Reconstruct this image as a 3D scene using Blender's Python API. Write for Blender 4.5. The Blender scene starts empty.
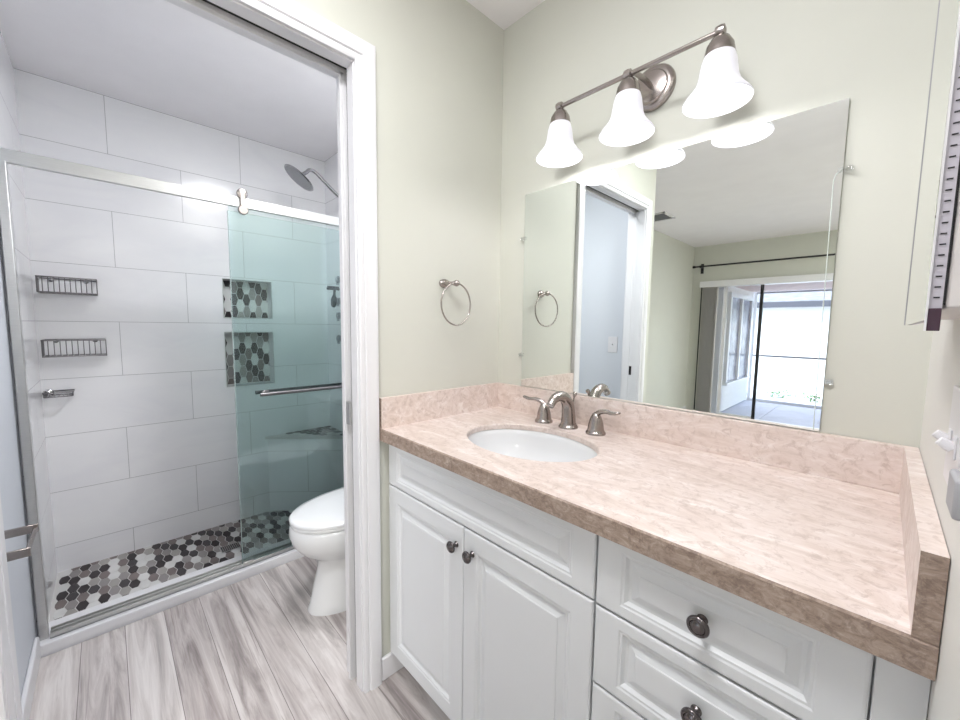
import bpy, bmesh, math, random
from mathutils import Vector, Matrix

S = bpy.context.scene
C = S.collection
random.seed(7)
PI = math.pi

# ------------------------------------------------------------------ camera
cam_d = bpy.data.cameras.new('camera')
cam = bpy.data.objects.new('camera', cam_d)
C.objects.link(cam)
F = 388.74
cam_d.sensor_fit = 'HORIZONTAL'
cam_d.sensor_width = 36.0
cam_d.lens = F / 960.0 * 36.0
cam_d.clip_start = 0.01
cam_d.clip_end = 100
R = Matrix(((0.6924703, -0.07201691, 0.71784291),
            (0.72133364, 0.05152383, -0.69066857),
            (0.0127538, 0.99607171, 0.08762694)))
R = R.to_quaternion().normalized().to_matrix()
cam.matrix_world = Matrix.Translation((1.1528, -1.2195, 1.255)) @ R.to_4x4()
S.camera = cam

# ------------------------------------------------------------------ world, lights, exposure
w = bpy.data.worlds.new('world')
S.world = w
w.use_nodes = True
nt = w.node_tree
nt.nodes.clear()
out = nt.nodes.new('ShaderNodeOutputWorld')
bg = nt.nodes.new('ShaderNodeBackground')
sky = nt.nodes.new('ShaderNodeTexSky')
sky.sky_type = 'NISHITA'
sky.sun_disc = False
sky.sun_elevation = math.radians(55)
sky.sun_rotation = math.radians(200)
bg.inputs['Strength'].default_value = 0.85
hz = nt.nodes.new('ShaderNodeMix')
hz.data_type = 'RGBA'
hz.inputs[0].default_value = 0.55
hz.inputs[7].default_value = (1.0, 1.0, 1.0, 1)
nt.links.new(sky.outputs[0], hz.inputs[6])
nt.links.new(hz.outputs[2], bg.inputs['Color'])
nt.links.new(bg.outputs[0], out.inputs['Surface'])


def light(name, kind, loc, energy, color=(1, 1, 1), size=0.1, rot=(0, 0, 0), sizey=None):
    d = bpy.data.lights.new(name, kind)
    d.energy = energy
    d.color = color
    if kind == 'AREA':
        d.size = size
        if sizey:
            d.shape = 'RECTANGLE'
            d.size_y = sizey
    elif kind == 'POINT':
        d.shadow_soft_size = size
    elif kind == 'SUN':
        d.angle = size
    o = bpy.data.objects.new(name, d)
    C.objects.link(o)
    o.location = loc
    o.rotation_euler = rot
    return o


light('sun', 'SUN', (2, -7, 6), 3.2, (1, .98, .95), 0.02, (math.radians(-42), 0, math.radians(-20)))
# toilet room lamp; bedroom and vanity area lights are added fill (fixtures further down)
light('bedroom_fill_light', 'AREA', (2.45, -3.3, 2.395), 62, (1, .985, .97), 0.5, (0, 0, 0), 0.5)  # added fill light from an unseen bedroom fixture
light('vanity_fill_light', 'AREA', (0.74, -1.05, 2.395), 10, (.97, .975, 1), 0.26, (0, 0, 0), 0.26)  # added fill for the vanity area, from an unseen source
light('toilet_room_ceiling_lamp', 'AREA', (-0.37, -0.52, 2.36), 11.5, (.965, .965, 1), 0.26, (0, 0, 0), 0.26)
light('vanity_ceiling_fill', 'POINT', (0.74, -1.05, 2.30), 3.2, (1, .98, .98), .08)  # added fill to brighten the ceiling above the vanity
BULB_W = 1.15

vs = S.view_settings
vs.view_transform = 'Standard'
vs.look = 'None'
vs.gamma = 1
vs.use_curve_mapping = False
vs.exposure = 0.70
S.cycles.max_bounces = 12
S.cycles.diffuse_bounces = 6
S.cycles.glossy_bounces = 6
S.cycles.transmission_bounces = 8
S.cycles.transparent_max_bounces = 16
S.cycles.sample_clamp_indirect = 6
S.cycles.caustics_reflective = False
S.cycles.caustics_refractive = False
S.cycles.use_denoising = True


# ------------------------------------------------------------------ materials
class NT:
    def __init__(s, name):
        s.m = bpy.data.materials.new(name)
        s.m.use_nodes = True
        s.t = s.m.node_tree
        s.b = s.t.nodes['Principled BSDF']
        s.o = s.t.nodes['Material Output']

    def n(s, typ, **kw):
        x = s.t.nodes.new(typ)
        for k, v in kw.items():
            setattr(x, k, v)
        return x

    def l(s, a, b):
        s.t.links.new(a, b)

    def math(s, op, a, b=None, c=None):
        x = s.n('ShaderNodeMath', operation=op)
        for i, v in enumerate((a, b, c)):
            if v is None:
                continue
            if isinstance(v, (int, float)):
                x.inputs[i].default_value = v
            else:
                s.l(v, x.inputs[i])
        return x.outputs[0]

    def coord(s, scale=(1, 1, 1), rot=(0, 0, 0), loc=(0, 0, 0)):
        g = s.n('ShaderNodeNewGeometry')
        mp = s.n('ShaderNodeMapping')
        mp.inputs['Scale'].default_value = scale
        mp.inputs['Rotation'].default_value = rot
        mp.inputs['Location'].default_value = loc
        s.l(g.outputs['Position'], mp.inputs['Vector'])
        return mp.outputs[0]

    def noise(s, vec, scale, detail=4, rough=.5, dist=0):
        x = s.n('ShaderNodeTexNoise')
        x.inputs['Scale'].default_value = scale
        x.inputs['Detail'].default_value = detail
        x.inputs['Roughness'].default_value = rough
        x.inputs['Distortion'].default_value = dist
        if vec is not None:
            s.l(vec, x.inputs['Vector'])
        return x.outputs['Fac']

    def ramp(s, fac, stops):
        x = s.n('ShaderNodeValToRGB')
        e = x.color_ramp.elements
        while len(e) < len(stops):
            e.new(0.5)
        for i, (p, c) in enumerate(stops):
            e[i].position = p
            e[i].color = (*c, 1) if len(c) == 3 else c
        s.l(fac, x.inputs[0])
        return x.outputs[0]

    def mix(s, fac, a, b, mode='MIX'):
        x = s.n('ShaderNodeMix', data_type='RGBA', blend_type=mode)
        if isinstance(fac, (int, float)):
            x.inputs[0].default_value = fac
        else:
            s.l(fac, x.inputs[0])
        for i, v in ((6, a), (7, b)):
            if isinstance(v, tuple):
                x.inputs[i].default_value = (*v, 1)
            else:
                s.l(v, x.inputs[i])
        return x.outputs[2]

    def bump(s, h, strength=.2, dist=.002):
        x = s.n('ShaderNodeBump')
        x.inputs['Strength'].default_value = strength
        x.inputs['Distance'].default_value = dist
        s.l(h, x.inputs['Height'])
        s.l(x.outputs[0], s.b.inputs['Normal'])


def plain(name, col, rough=.5, metal=0, bump=0, bscale=300, var=0.0, coat=0):
    t = NT(name)
    v = t.coord()
    b = t.b
    b.inputs['Roughness'].default_value = rough
    b.inputs['Metallic'].default_value = metal
    b.inputs['Coat Weight'].default_value = coat
    nz = t.noise(v, 6, 3)
    c2 = tuple(max(0, x * (1 - var)) for x in col)
    t.l(t.ramp(nz, [(.3, c2), (.7, col)]), b.inputs['Base Color'])
    if bump:
        t.bump(t.noise(v, bscale, 2), bump, .001)
    return t.m


def mat_wood():
    t = NT('grey_wood_look_planks')
    g = t.n('ShaderNodeNewGeometry')
    mp = t.n('ShaderNodeMapping')
    mp.inputs['Location'].default_value = (1.95, 0.975, 0)
    t.l(g.outputs['Position'], mp.inputs['Vector'])
    br = t.n('ShaderNodeTexBrick')
    br.offset = 0.43
    br.offset_frequency = 2
    br.inputs['Scale'].default_value = 1
    br.inputs['Brick Width'].default_value = 4.6
    br.inputs['Row Height'].default_value = 0.125
    br.inputs['Mortar Size'].default_value = 0.0011
    br.inputs['Mortar Smooth'].default_value = 0.3
    br.inputs['Color1'].default_value = (0, 0, 0, 1)
    br.inputs['Color2'].default_value = (1, 1, 1, 1)
    br.inputs['Mortar'].default_value = (.5, .5, .5, 1)
    t.l(mp.outputs[0], br.inputs['Vector'])
    pid = t.n('ShaderNodeSeparateColor')
    t.l(br.outputs['Color'], pid.inputs[0])
    idv = pid.outputs[0]
    sp = t.n('ShaderNodeSeparateXYZ')
    t.l(g.outputs['Position'], sp.inputs[0])
    off = t.math('MULTIPLY', idv, 17.3)
    cx = t.n('ShaderNodeCombineXYZ')
    t.l(t.math('MULTIPLY', sp.outputs[0], 1.0), cx.inputs[0])
    t.l(t.math('MULTIPLY', sp.outputs[1], 12.5), cx.inputs[1])
    t.l(off, cx.inputs[2])
    grain = t.noise(cx.outputs[0], 1.5, 8, .66, 1.0)
    cx2 = t.n('ShaderNodeCombineXYZ')
    t.l(t.math('MULTIPLY', sp.outputs[0], 4.0), cx2.inputs[0])
    t.l(t.math('MULTIPLY', sp.outputs[1], 160.0), cx2.inputs[1])
    t.l(off, cx2.inputs[2])
    fine = t.noise(cx2.outputs[0], 1.0, 4, .6, .4)
    base = t.ramp(grain, [(.35, (.085, .066, .062)), (.43, (.25, .212, .205)), (.51, (.46, .415, .40)), (.61, (.65, .615, .595)), (.75, (.73, .70, .68))])
    c = t.mix(t.math('MULTIPLY', t.math('SUBTRACT', fine, .35), .9), base, (.33, .295, .285))
    cx3 = t.n('ShaderNodeCombineXYZ')
    t.l(t.math('MULTIPLY', sp.outputs[0], 1.1), cx3.inputs[0])
    t.l(t.math('MULTIPLY', sp.outputs[1], 34.0), cx3.inputs[1])
    t.l(t.math('ADD', off, 5.0), cx3.inputs[2])
    lines = t.noise(cx3.outputs[0], 1.4, 5, .6, .9)
    c = t.mix(t.ramp(lines, [(.30, (.9, .9, .9)), (.375, (0, 0, 0))]), c, (.15, .11, .105))
    c = t.mix(.34, c, t.ramp(idv, [(0, (.42, .38, .37)), (1, (.80, .77, .75))]), 'MIX')
    c = t.mix(br.outputs['Fac'], c, (.16, .14, .135))
    t.l(c, t.b.inputs['Base Color'])
    t.b.inputs['Roughness'].default_value = .42
    t.bump(t.math('SUBTRACT', fine, br.outputs['Fac']), .12, .001)
    return t.m


def mat_tile(name, axis):
    """large format 60 x 29 cm wall tile with thin grout; axis = which world axis runs along the wall"""
    t = NT(name)
    g = t.n('ShaderNodeNewGeometry')
    sp = t.n('ShaderNodeSeparateXYZ')
    t.l(g.outputs['Position'], sp.inputs[0])
    cx = t.n('ShaderNodeCombineXYZ')
    t.l(t.math('ADD', sp.outputs[axis], 6.0 + 0.865 + 0.3), cx.inputs[0])
    t.l(t.math('ADD', sp.outputs[2], 0.288 * 4 - 0.099), cx.inputs[1])
    br = t.n('ShaderNodeTexBrick')
    br.offset = 0.5
    br.inputs['Scale'].default_value = 1
    br.inputs['Brick Width'].default_value = 0.6
    br.inputs['Row Height'].default_value = 0.288
    br.inputs['Mortar Size'].default_value = 0.0013
    br.inputs['Mortar Smooth'].default_value = 0.2
    br.inputs['Color1'].default_value = (.0, .0, .0, 1)
    br.inputs['Color2'].default_value = (1, 1, 1, 1)
    t.l(cx.outputs[0], br.inputs['Vector'])
    pid = t.n('ShaderNodeSeparateColor')
    t.l(br.outputs['Color'], pid.inputs[0])
    v = t.coord((1, 1, 2.5))
    nz = t.noise(v, 2.2, 6, .6, .8)
    c = t.ramp(nz, [(.25, (.79, .79, .825)), (.5, (.85, .85, .87)), (.75, (.885, .885, .895))])
    c = t.mix(.25, c, t.ramp(pid.outputs[0], [(0, (.82, .82, .845)), (1, (.88, .88, .89))]))
    c = t.mix(br.outputs['Fac'], c, (.43, .43, .44))
    t.l(c, t.b.inputs['Base Color'])
    t.b.inputs['Roughness'].default_value = .16
    t.bump(t.math('SUBTRACT', 1.0, br.outputs['Fac']), .25, .001)
    return t.m


def mat_stone(name, rough=.3):
    t = NT(name)
    v = t.coord((2.2, 7.0, 7.0), (0, 0, .32))
    iso = t.coord((1, 1, 1))
    big = t.noise(iso, 5.0, 5, .6, .8)
    streak = t.noise(v, 3.2, 8, .72, 1.6)
    mid = t.noise(iso, 45.0, 6, .75, .8)
    c = t.ramp(big, [(.30, (.54, .43, .36)), (.46, (.645, .54, .475)), (.60, (.70, .61, .56)), (.78, (.74, .66, .62))])
    c2 = t.ramp(streak, [(.34, (.42, .325, .27)), (.44, (.60, .50, .44)), (.54, (.71, .62, .575)), (.64, (.85, .80, .775))])
    c = t.mix(.55, c, c2)
    c = t.mix(t.ramp(mid, [(.36, (.7, .7, .7)), (.49, (0, 0, 0))]), c, (.42, .32, .265))
    c = t.mix(t.ramp(streak, [(.60, (0, 0, 0)), (.68, (.6, .6, .6))]), c, (.82, .77, .73))
    c = t.mix(.18, c, (.86, .765, .75))
    t.l(c, t.b.inputs['Base Color'])
    t.b.inputs['Roughness'].default_value = rough
    t.bump(mid, .05, .001)
    return t.m


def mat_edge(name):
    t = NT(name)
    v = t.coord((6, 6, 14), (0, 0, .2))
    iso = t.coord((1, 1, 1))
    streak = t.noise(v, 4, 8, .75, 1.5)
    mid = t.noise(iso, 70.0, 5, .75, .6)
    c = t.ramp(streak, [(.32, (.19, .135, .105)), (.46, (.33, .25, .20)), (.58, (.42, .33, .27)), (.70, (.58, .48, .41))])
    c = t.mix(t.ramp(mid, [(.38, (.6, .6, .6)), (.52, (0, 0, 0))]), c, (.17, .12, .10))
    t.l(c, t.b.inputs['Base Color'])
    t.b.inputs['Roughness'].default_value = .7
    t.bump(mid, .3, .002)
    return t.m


def mat_brushed(name, col, rough=.28):
    t = NT(name)
    v = t.coord((1, 1, 60))
    nz = t.noise(v, 20, 3)
    t.l(t.ramp(nz, [(.3, tuple(x * .86 for x in col)), (.7, col)]), t.b.inputs['Base Color'])
    t.b.inputs['Metallic'].default_value = 1
    t.b.inputs['Roughness'].default_value = rough
    return t.m


def mat_glass(name, tint, refl=1.0):
    t = NT(name)
    t.t.nodes.remove(t.b)
    tr = t.n('ShaderNodeBsdfTransparent')
    tr.inputs[0].default_value = (*tint, 1)
    gl = t.n('ShaderNodeBsdfGlossy')
    gl.inputs['Roughness'].default_value = .01
    gl.inputs['Color'].default_value = (1, 1, 1, 1)
    fr = t.n('ShaderNodeFresnel')
    fr.inputs['IOR'].default_value = 1.45
    mx = t.n('ShaderNodeMixShader')
    t.l(t.math('MULTIPLY', fr.outputs[0], refl), mx.inputs[0])
    t.l(tr.outputs[0], mx.inputs[1])
    t.l(gl.outputs[0], mx.inputs[2])
    t.l(mx.outputs[0], t.o.inputs['Surface'])
    return t.m


def mat_emit(name, col, st):
    t = NT(name)
    t.b.inputs['Base Color'].default_value = (*col, 1)
    t.b.inputs['Emission Color'].default_value = (*col, 1)
    t.b.inputs['Emission Strength'].default_value = st
    return t.m


def mat_shade():
    """frosted white glass that glows; the thin open rim gets less of the bulb"""
    t = NT('frosted_lamp_glass')
    t.b.inputs['Base Color'].default_value = (.56, .56, .63, 1)
    t.b.inputs['Roughness'].default_value = .3
    t.b.inputs['Emission Color'].default_value = (1, .985, .99, 1)
    t.b.inputs['Emission Strength'].default_value = 0.24
    return t.m


M = {}
M['wall'] = plain('pale_green_wall_paint', (.605, .612, .55), .6, bump=.15, bscale=240, var=.02)
M['wall_white'] = plain('warm_white_wall_tone', (.72, .715, .68), .6)  # paler tone for the right wall
M['wall_blue'] = plain('pale_blue_grey_wall_paint', (.64, .67, .72), .6)
M['ceil'] = plain('white_textured_ceiling_paint', (.90, .88, .90), .8, bump=.5, bscale=160, var=.03)
M['white'] = plain('white_cabinet_paint', (.69, .705, .72), .34, var=.01)
M['trim'] = plain('white_gloss_trim_paint', (.73, .73, .75), .3, var=.01)
M['porcelain'] = plain('white_porcelain', (.74, .75, .76), .08, var=.0, coat=.5)
M['nickel'] = mat_brushed('brushed_nickel', (.41, .37, .35), .25)
M['wire'] = mat_brushed('dull_chrome_wire', (.26, .25, .26), .3)
M['chrome'] = mat_brushed('polished_chrome', (.46, .46, .48), .12)
M['dark_nickel'] = mat_brushed('dark_pewter', (.15, .135, .135), .22)
M['alu'] = mat_brushed('satin_aluminium', (.62, .62, .61), .36)
M['mirror'] = plain('silvered_mirror', (.87, .91, .89), .0, 1)
M['mirror_edge'] = plain('polished_mirror_edge', (.65, .72, .69), .2)
M['wood'] = mat_wood()
M['tile_y'] = mat_tile('large_white_wall_tile_back', 1)
M['tile_x'] = mat_tile('large_white_wall_tile_side', 0)
M['stone'] = mat_stone('honed_travertine', .42)
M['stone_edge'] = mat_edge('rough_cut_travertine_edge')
M['black'] = plain('black_metal', (.012, .012, .014), .4)
M['rubber'] = plain('black_rubber', (.02, .02, .025), .6)
M['slot'] = plain('painted_recess_shade', (.03, .03, .03), .9)  # near-black colour standing for the shade inside recesses
M['glass_green'] = mat_glass('green_tinted_shower_glass', (.89, .94, .935), 1.0)
M['glass_clear'] = mat_glass('clear_window_glass', (.98, .985, .985), .8)
M['glass_rim'] = plain('polished_glass_edge', (.30, .37, .36), .15)
M['grout'] = plain('white_grout', (.62, .61, .60), .8)
M['shade'] = mat_shade()
M['bulb'] = mat_emit('lit_bulb', (1, .97, .93), 12)
M['plastic'] = plain('white_switch_plastic', (.74, .73, .75), .35)
M['grey_plastic'] = plain('grey_plastic', (.36, .36, .38), .5)
M['pvc'] = plain('off_white_pvc_slats', (.50, .485, .46), .55)
M['patio'] = plain('pale_patio_tile', (.50, .52, .60), .6, var=.1)
M['stucco'] = plain('white_stucco', (.80, .80, .80), .9, bump=.4, bscale=90)
M['roof'] = plain('pinkish_soffit_board', (.60, .47, .43), .8, var=.1)
M['roof_grey'] = plain('weathered_roof_edge', (.30, .30, .33), .8, var=.3)
M['eave_shadow'] = plain('painted_eave_shadow', (.10, .10, .12), .7)  # dark colour standing for the shadow under the neighbour's eave
M['leaf'] = plain('light_green_leaves', (.22, .42, .10), .6, var=.4)
M['obscure'] = plain('obscured_window_glass', (.33, .34, .42), .15, var=.5)
M['lamp_white'] = mat_emit('lit_opal_lamp_glass', (1, .99, .97), 2.0)
M['cab_pink'] = plain('off_white_cabinet_body', (.66, .63, .62), .4)
M['strip'] = plain('pale_lilac_frame_strip', (.50, .48, .54), .35)
M['purple'] = plain('dark_plum_end', (.05, .018, .035), .3)
HEXM = []
for nm, c in (('white', (.74, .74, .73)), ('light_grey', (.40, .38, .36)), ('taupe', (.20, .165, .16)), ('dark_brown', (.022, .014, .016)), ('grey', (.31, .29, .285)), ('charcoal', (.045, .038, .042))):
    HEXM.append(plain('hex_tile_' + nm, c, .42, var=.25))


# ------------------------------------------------------------------ mesh helpers
def new(): return bmesh.new()


def bx(bm, x0, x1, y0, y1, z0, z1, mi=0):
    x0, x1 = min(x0, x1), max(x0, x1)
    y0, y1 = min(y0, y1), max(y0, y1)
    z0, z1 = min(z0, z1), max(z0, z1)
    v = [bm.verts.new((x, y, z)) for x in (x0, x1) for y in (y0, y1) for z in (z0, z1)]
    for q in ((0, 1, 3, 2), (4, 6, 7, 5), (0, 4, 5, 1), (2, 3, 7, 6), (0, 2, 6, 4), (1, 5, 7, 3)):
        f = bm.faces.new([v[i] for i in q])
        f.material_index = mi
    return v


def ring_pts(c, u, v, ru, rv, n):
    return [c + u * (ru * math.cos(2 * PI * i / n)) + v * (rv * math.sin(2 * PI * i / n)) for i in range(n)]


def loft(bm, rings, cap0=True, cap1=True, closed=True, mi=0):
    vr = [[bm.verts.new(p) for p in r] for r in rings]
    n = len(rings[0])
    for a, b in zip(vr, vr[1:]):
        for i in range(n if closed else n - 1):
            j = (i + 1) % n
            f = bm.faces.new((a[i], a[j], b[j], b[i]))
            f.material_index = mi
    if cap0:
        bm.faces.new(list(reversed(vr[0]))).material_index = mi
    if cap1:
        bm.faces.new(vr[-1]).material_index = mi
    return vr


def tube(bm, pts, r, n=12, cap=True, flat=None, mi=0):
    """tube through points; r is a number or a list of radii or of (ru, rv)"""
    pts = [Vector(p) for p in pts]
    k = len(pts)
    rs = r if isinstance(r, (list, tuple)) else [r] * k
    rings = []
    up = None
    for i, p in enumerate(pts):
        if i == 0:
            d = pts[1] - pts[0]
        elif i == k - 1:
            d = pts[-1] - pts[-2]
        else:
            d = (pts[i + 1] - p).normalized() + (p - pts[i - 1]).normalized()
        d = d.normalized() if d.length > 1e-9 else Vector((0, 0, 1))
        if up is None:
            a = Vector(flat) if flat else (Vector((0, 0, 1)) if abs(d.z) < .9 else Vector((1, 0, 0)))
            up = (a - d * a.dot(d)).normalized()
        else:
            up = (up - d * up.dot(d)).normalized()
        s = d.cross(up)
        rr = rs[i] if isinstance(rs[i], (tuple, list)) else (rs[i], rs[i])
        rings.append(ring_pts(p, s, up, rr[0], rr[1], n))
    loft(bm, rings, cap, cap, mi=mi)


def smooth_path(pts, sub=6):
    """Catmull-Rom through the points"""
    P = [Vector(p) for p in pts]
    P = [P[0] * 2 - P[1]] + P + [P[-1] * 2 - P[-2]]
    o = []
    for i in range(1, len(P) - 2):
        for k in range(sub):
            t = k / sub
            a, b, c, d = P[i - 1], P[i], P[i + 1], P[i + 2]
            o.append(0.5 * ((2 * b) + (c - a) * t + (2 * a - 5 * b + 4 * c - d) * t * t + (3 * b - a - 3 * c + d) * t ** 3))
    o.append(P[-2])
    return o


def lathe(bm, prof, c=(0, 0, 0), axis=(0, 0, 1), n=28, cap0=True, cap1=True, sx=1, sy=1):
    """profile = list of (radius, height along axis)"""
    c = Vector(c)
    ax = Vector(axis).normalized()
    a = Vector((1, 0, 0)) if abs(ax.x) < .9 else Vector((0, 1, 0))
    u = (a - ax * a.dot(ax)).normalized()
    v = ax.cross(u)
    loft(bm, [ring_pts(c + ax * h, u, v, max(r, 1e-4) * sx, max(r, 1e-4) * sy, n) for r, h in prof], cap0, cap1)


def torus(bm, c, R_, r, axis=(1, 0, 0), n=48, m=10):
    c = Vector(c)
    ax = Vector(axis).normalized()
    a = Vector((0, 0, 1)) if abs(ax.z) < .9 else Vector((0, 1, 0))
    u = (a - ax * a.dot(ax)).normalized()
    v = ax.cross(u)
    V = []
    for i in range(n):
        t = 2 * PI * i / n
        d = u * math.cos(t) + v * math.sin(t)
        V.append([bm.verts.new(c + d * (R_ + r * math.cos(2 * PI * j / m)) + ax * (r * math.sin(2 * PI * j / m))) for j in range(m)])
    for i in range(n):
        for j in range(m):
            bm.faces.new((V[i][j], V[(i + 1) % n][j], V[(i + 1) % n][(j + 1) % m], V[i][(j + 1) % m]))


def obj(name, bm, mat, parent=None, smooth=False, bevel=0, seg=2, wn=True, angle=40):
    bmesh.ops.recalc_face_normals(bm, faces=bm.faces)
    me = bpy.data.meshes.new(name)
    bm.to_mesh(me)
    bm.free()
    o = bpy.data.objects.new(name, me)
    C.objects.link(o)
    for m in (mat if isinstance(mat, (list, tuple)) else [mat]):
        me.materials.append(M[m] if isinstance(m, str) else m)
    if bevel:
        b = o.modifiers.new('bevel', 'BEVEL')
        b.width = bevel
        b.segments = seg
        b.limit_method = 'ANGLE'
        b.angle_limit = math.radians(50)
    if smooth or bevel:
        for p in me.polygons:
            p.use_smooth = True
        me.set_sharp_from_angle(angle=math.radians(angle))
    if parent is not None:
        o.parent = parent
        if parent.type == 'EMPTY' or True:
            pm = world_of(parent)
            o.matrix_parent_inverse = pm.inverted()
    return o


def world_of(o):
    """objects are only translated; sum the locations up the chain (children carry an inverse)"""
    if o.type == 'EMPTY' and o.parent is None:
        return Matrix.Translation(o.location)
    return Matrix.Identity(4)


def tag(o, label=None, cat=None, group=None, kind=None):
    if label: o['label'] = label
    if cat: o['category'] = cat
    if group: o['group'] = group
    if kind: o['kind'] = kind
    return o


def thing(name, loc, label, cat, group=None):
    o = bpy.data.objects.new(name, None)
    o.empty_display_size = .05
    C.objects.link(o)
    o.location = loc
    return tag(o, label, cat, group)


def struct(name, bm, mat, parent=None, label=None, **k):
    o = obj(name, bm, mat, parent, **k)
    if parent is None:
        o['kind'] = 'structure'
        if label:
            o['label'] = label
    return o


def copy_tree(root, delta, label=None):
    """copy a thing, its parts and sub-parts, moved by delta"""
    r = root.copy()
    C.objects.link(r)
    r.location = Vector(root.location) + Vector(delta)
    if label:
        r['label'] = label
    for ch in list(root.children):
        c = ch.copy()
        C.objects.link(c)
        c.parent = r
        for g in list(ch.children):
            d = g.copy()
            C.objects.link(d)
            d.parent = c
    return r


# ------------------------------------------------------------------ the room
H = 2.442      # vanity and bedroom ceiling
HB = 2.405     # toilet room ceiling
WL = -1.47     # toilet room left wall face
XB = -1.70     # tiled shower back wall
XR = 1.2193     # right wall face
YF = -5.1      # bedroom far wall
OY0, OY1, OZ = -0.65, -1.397, 2.03   # doorway

bm = new()
bx(bm, -0.94, 3.2, 0.1, YF - .12, -.1, 0)
struct('floor', bm, 'wood', label='grey wood-look plank floor')

bm = new()
bx(bm, 0, 3.3, .12, YF - .12, H, H + .1)
bx(bm, -1.1, 0, -1.55, YF - .12, H, H + .1)
struct('ceiling', bm, 'ceil', label='white ceiling of the vanity area and the bedroom')
bm = new()
bx(bm, -1.95, -.11, .12, WL, HB, HB + .1)
struct('ceiling_shower', bm, 'ceil', label='white ceiling over toilet and shower')

bm = new()
bx(bm, -.11, 1.4, 0, .12, 0, H)
struct('wall_back', bm, 'wall', label='pale green wall behind the mirror')
bm = new()
bx(bm, -.94, -.11, 0, .12, 0, H)
struct('wall_toilet', bm, 'wall_blue', label='wall behind the toilet')

bm = new()
bx(bm, -.11, 0, 0, OY0 + .02, 0, H)
bx(bm, -.11, 0, OY1 - .02, -1.54, 0, H)
bx(bm, -.11, 0, OY0 + .02, OY1 - .02, OZ + .02, H)
struct('wall_left', bm, 'wall', label='pale green wall with the doorway to toilet and shower')

bm = new()
bx(bm, XR, XR + .12, .12, -1.72, 0, H)
struct('wall_right', bm, 'wall_white', label='wall at the right end of the vanity')
bm = new()
bx(bm, XR + .12, 3.2, -1.6, -1.72, 0, H)
struct('wall_near', bm, 'wall')
bm = new()
bx(bm, 3.2, 3.3, -1.6, YF, 0, H)
struct('wall_bedroom_right', bm, 'wall')
bm = new()
bx(bm, -.88, -1.0, -1.54, YF, 0, H)
struct('wall_bedroom_left', bm, 'wall')
bm = new()
bx(bm, -1.95, -.11, WL, -1.54, -.1, H)
struct('wall_toilet_left', bm, 'wall_blue', label='pale blue grey wall with the light switch')
# bedroom far wall with the patio door opening
DX0, DX1, DZ = -.74, 1.15, 1.90
bm = new()
bx(bm, -1.0, DX0, YF, YF - .12, 0, H)
bx(bm, DX1, 3.3, YF, YF - .12, 0, H)
bx(bm, DX0, DX1, YF, YF - .12, DZ, H)
struct('wall_far', bm, 'wall', label='green wall around the sliding patio door')

# shower: tiled walls
YS = -.035
bm = new()
# back wall with two niches
NY0, NY1 = -.684, -.412
n1 = (1.286, 1.524)
n2 = (.853, 1.193)
ND = .085
xb = XB
bx(bm, xb, xb - .2, .1, NY1, -.1, HB + .02)
bx(bm, xb, xb - .2, NY0, WL - .02, -.1, HB + .02)
bx(bm, xb, xb - .2, NY1, NY0, n1[1], HB + .02)
bx(bm, xb, xb - .2, NY1, NY0, n2[1], n1[0])
bx(bm, xb, xb - .2, NY1, NY0, -.1, n2[0])
bx(bm, xb - ND, xb - .2, NY1, NY0, n2[0], n1[1])
struct('wall_shower_back', bm, 'tile_y', label='large white tiles with two recessed niches')
bm = new()
bx(bm, XB, -.94, YS, .12, -.1, HB)
struct('wall_shower_right', bm, 'tile_x')
bm = new()
bx(bm, XB, -1.03, WL, WL + .008, -.1, HB)
struct('wall_shower_left', bm, 'tile_x')
# shower floor base
ZF = -.035
bm = new()
bx(bm, XB, -1.09, YS, WL + .008, ZF - .06, ZF - .0015)
struct('floor_shower', bm, 'grout', label='grout bed of the mosaic shower floor')


def hexes(bm, region, s, L, place, gap=.0022, th=.0015, du=0, dv=0):
    """stretched flat-topped hexagons (column pitch 1.5 s, pitch L along v) laid over region (u0,u1,v0,v1), clipped to it"""
    u0, u1, v0, v1 = region
    got = {}
    ci = 0
    u = u0 + du
    while u < u1 + s:
        v = v0 + dv - L / 2 + (L / 2 if ci % 2 else 0)
        ri = 0
        while v < v1 + L:
            pts = []
            for k in range(6):
                a = k * PI / 3
                pts.append((u + (s - gap) * math.cos(a), v + (L / 2 - gap * .8) * math.sin(a) / math.sin(PI / 3)))
            for lim, ax, sgn in ((u0, 0, 1), (u1, 0, -1), (v0, 1, 1), (v1, 1, -1)):   # clip
                outp = []
                for i in range(len(pts)):
                    p, q = pts[i - 1], pts[i]
                    ip = (p[ax] - lim) * sgn >= 0
                    iq = (q[ax] - lim) * sgn >= 0
                    if ip != iq:
                        tt = (lim - p[ax]) / (q[ax] - p[ax])
                        outp.append((p[0] + (q[0] - p[0]) * tt, p[1] + (q[1] - p[1]) * tt))
                    if iq:
                        outp.append(q)
                pts = outp
                if not pts:
                    break
            near = [got.get((ci, ri - 1)), got.get((ci - 1, ri)), got.get((ci - 1, ri + (1 if ci % 2 else -1)))]
            for _ in range(3):
                mi = random.choices(range(6), (24, 14, 17, 24, 13, 12))[0]
                if mi not in near:
                    break
            got[(ci, ri)] = mi
            if len(pts) >= 3:
                lo = [bm.verts.new(place(a, b, 0)) for a, b in pts]
                hi = [bm.verts.new(place(a, b, th)) for a, b in pts]
                bm.faces.new(hi).material_index = mi
                for i in range(len(pts)):
                    j = (i + 1) % len(pts)
                    bm.faces.new((lo[i], lo[j], hi[j], hi[i])).material_index = mi
            v += L
            ri += 1
        u += 1.5 * s
        ci += 1


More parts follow.
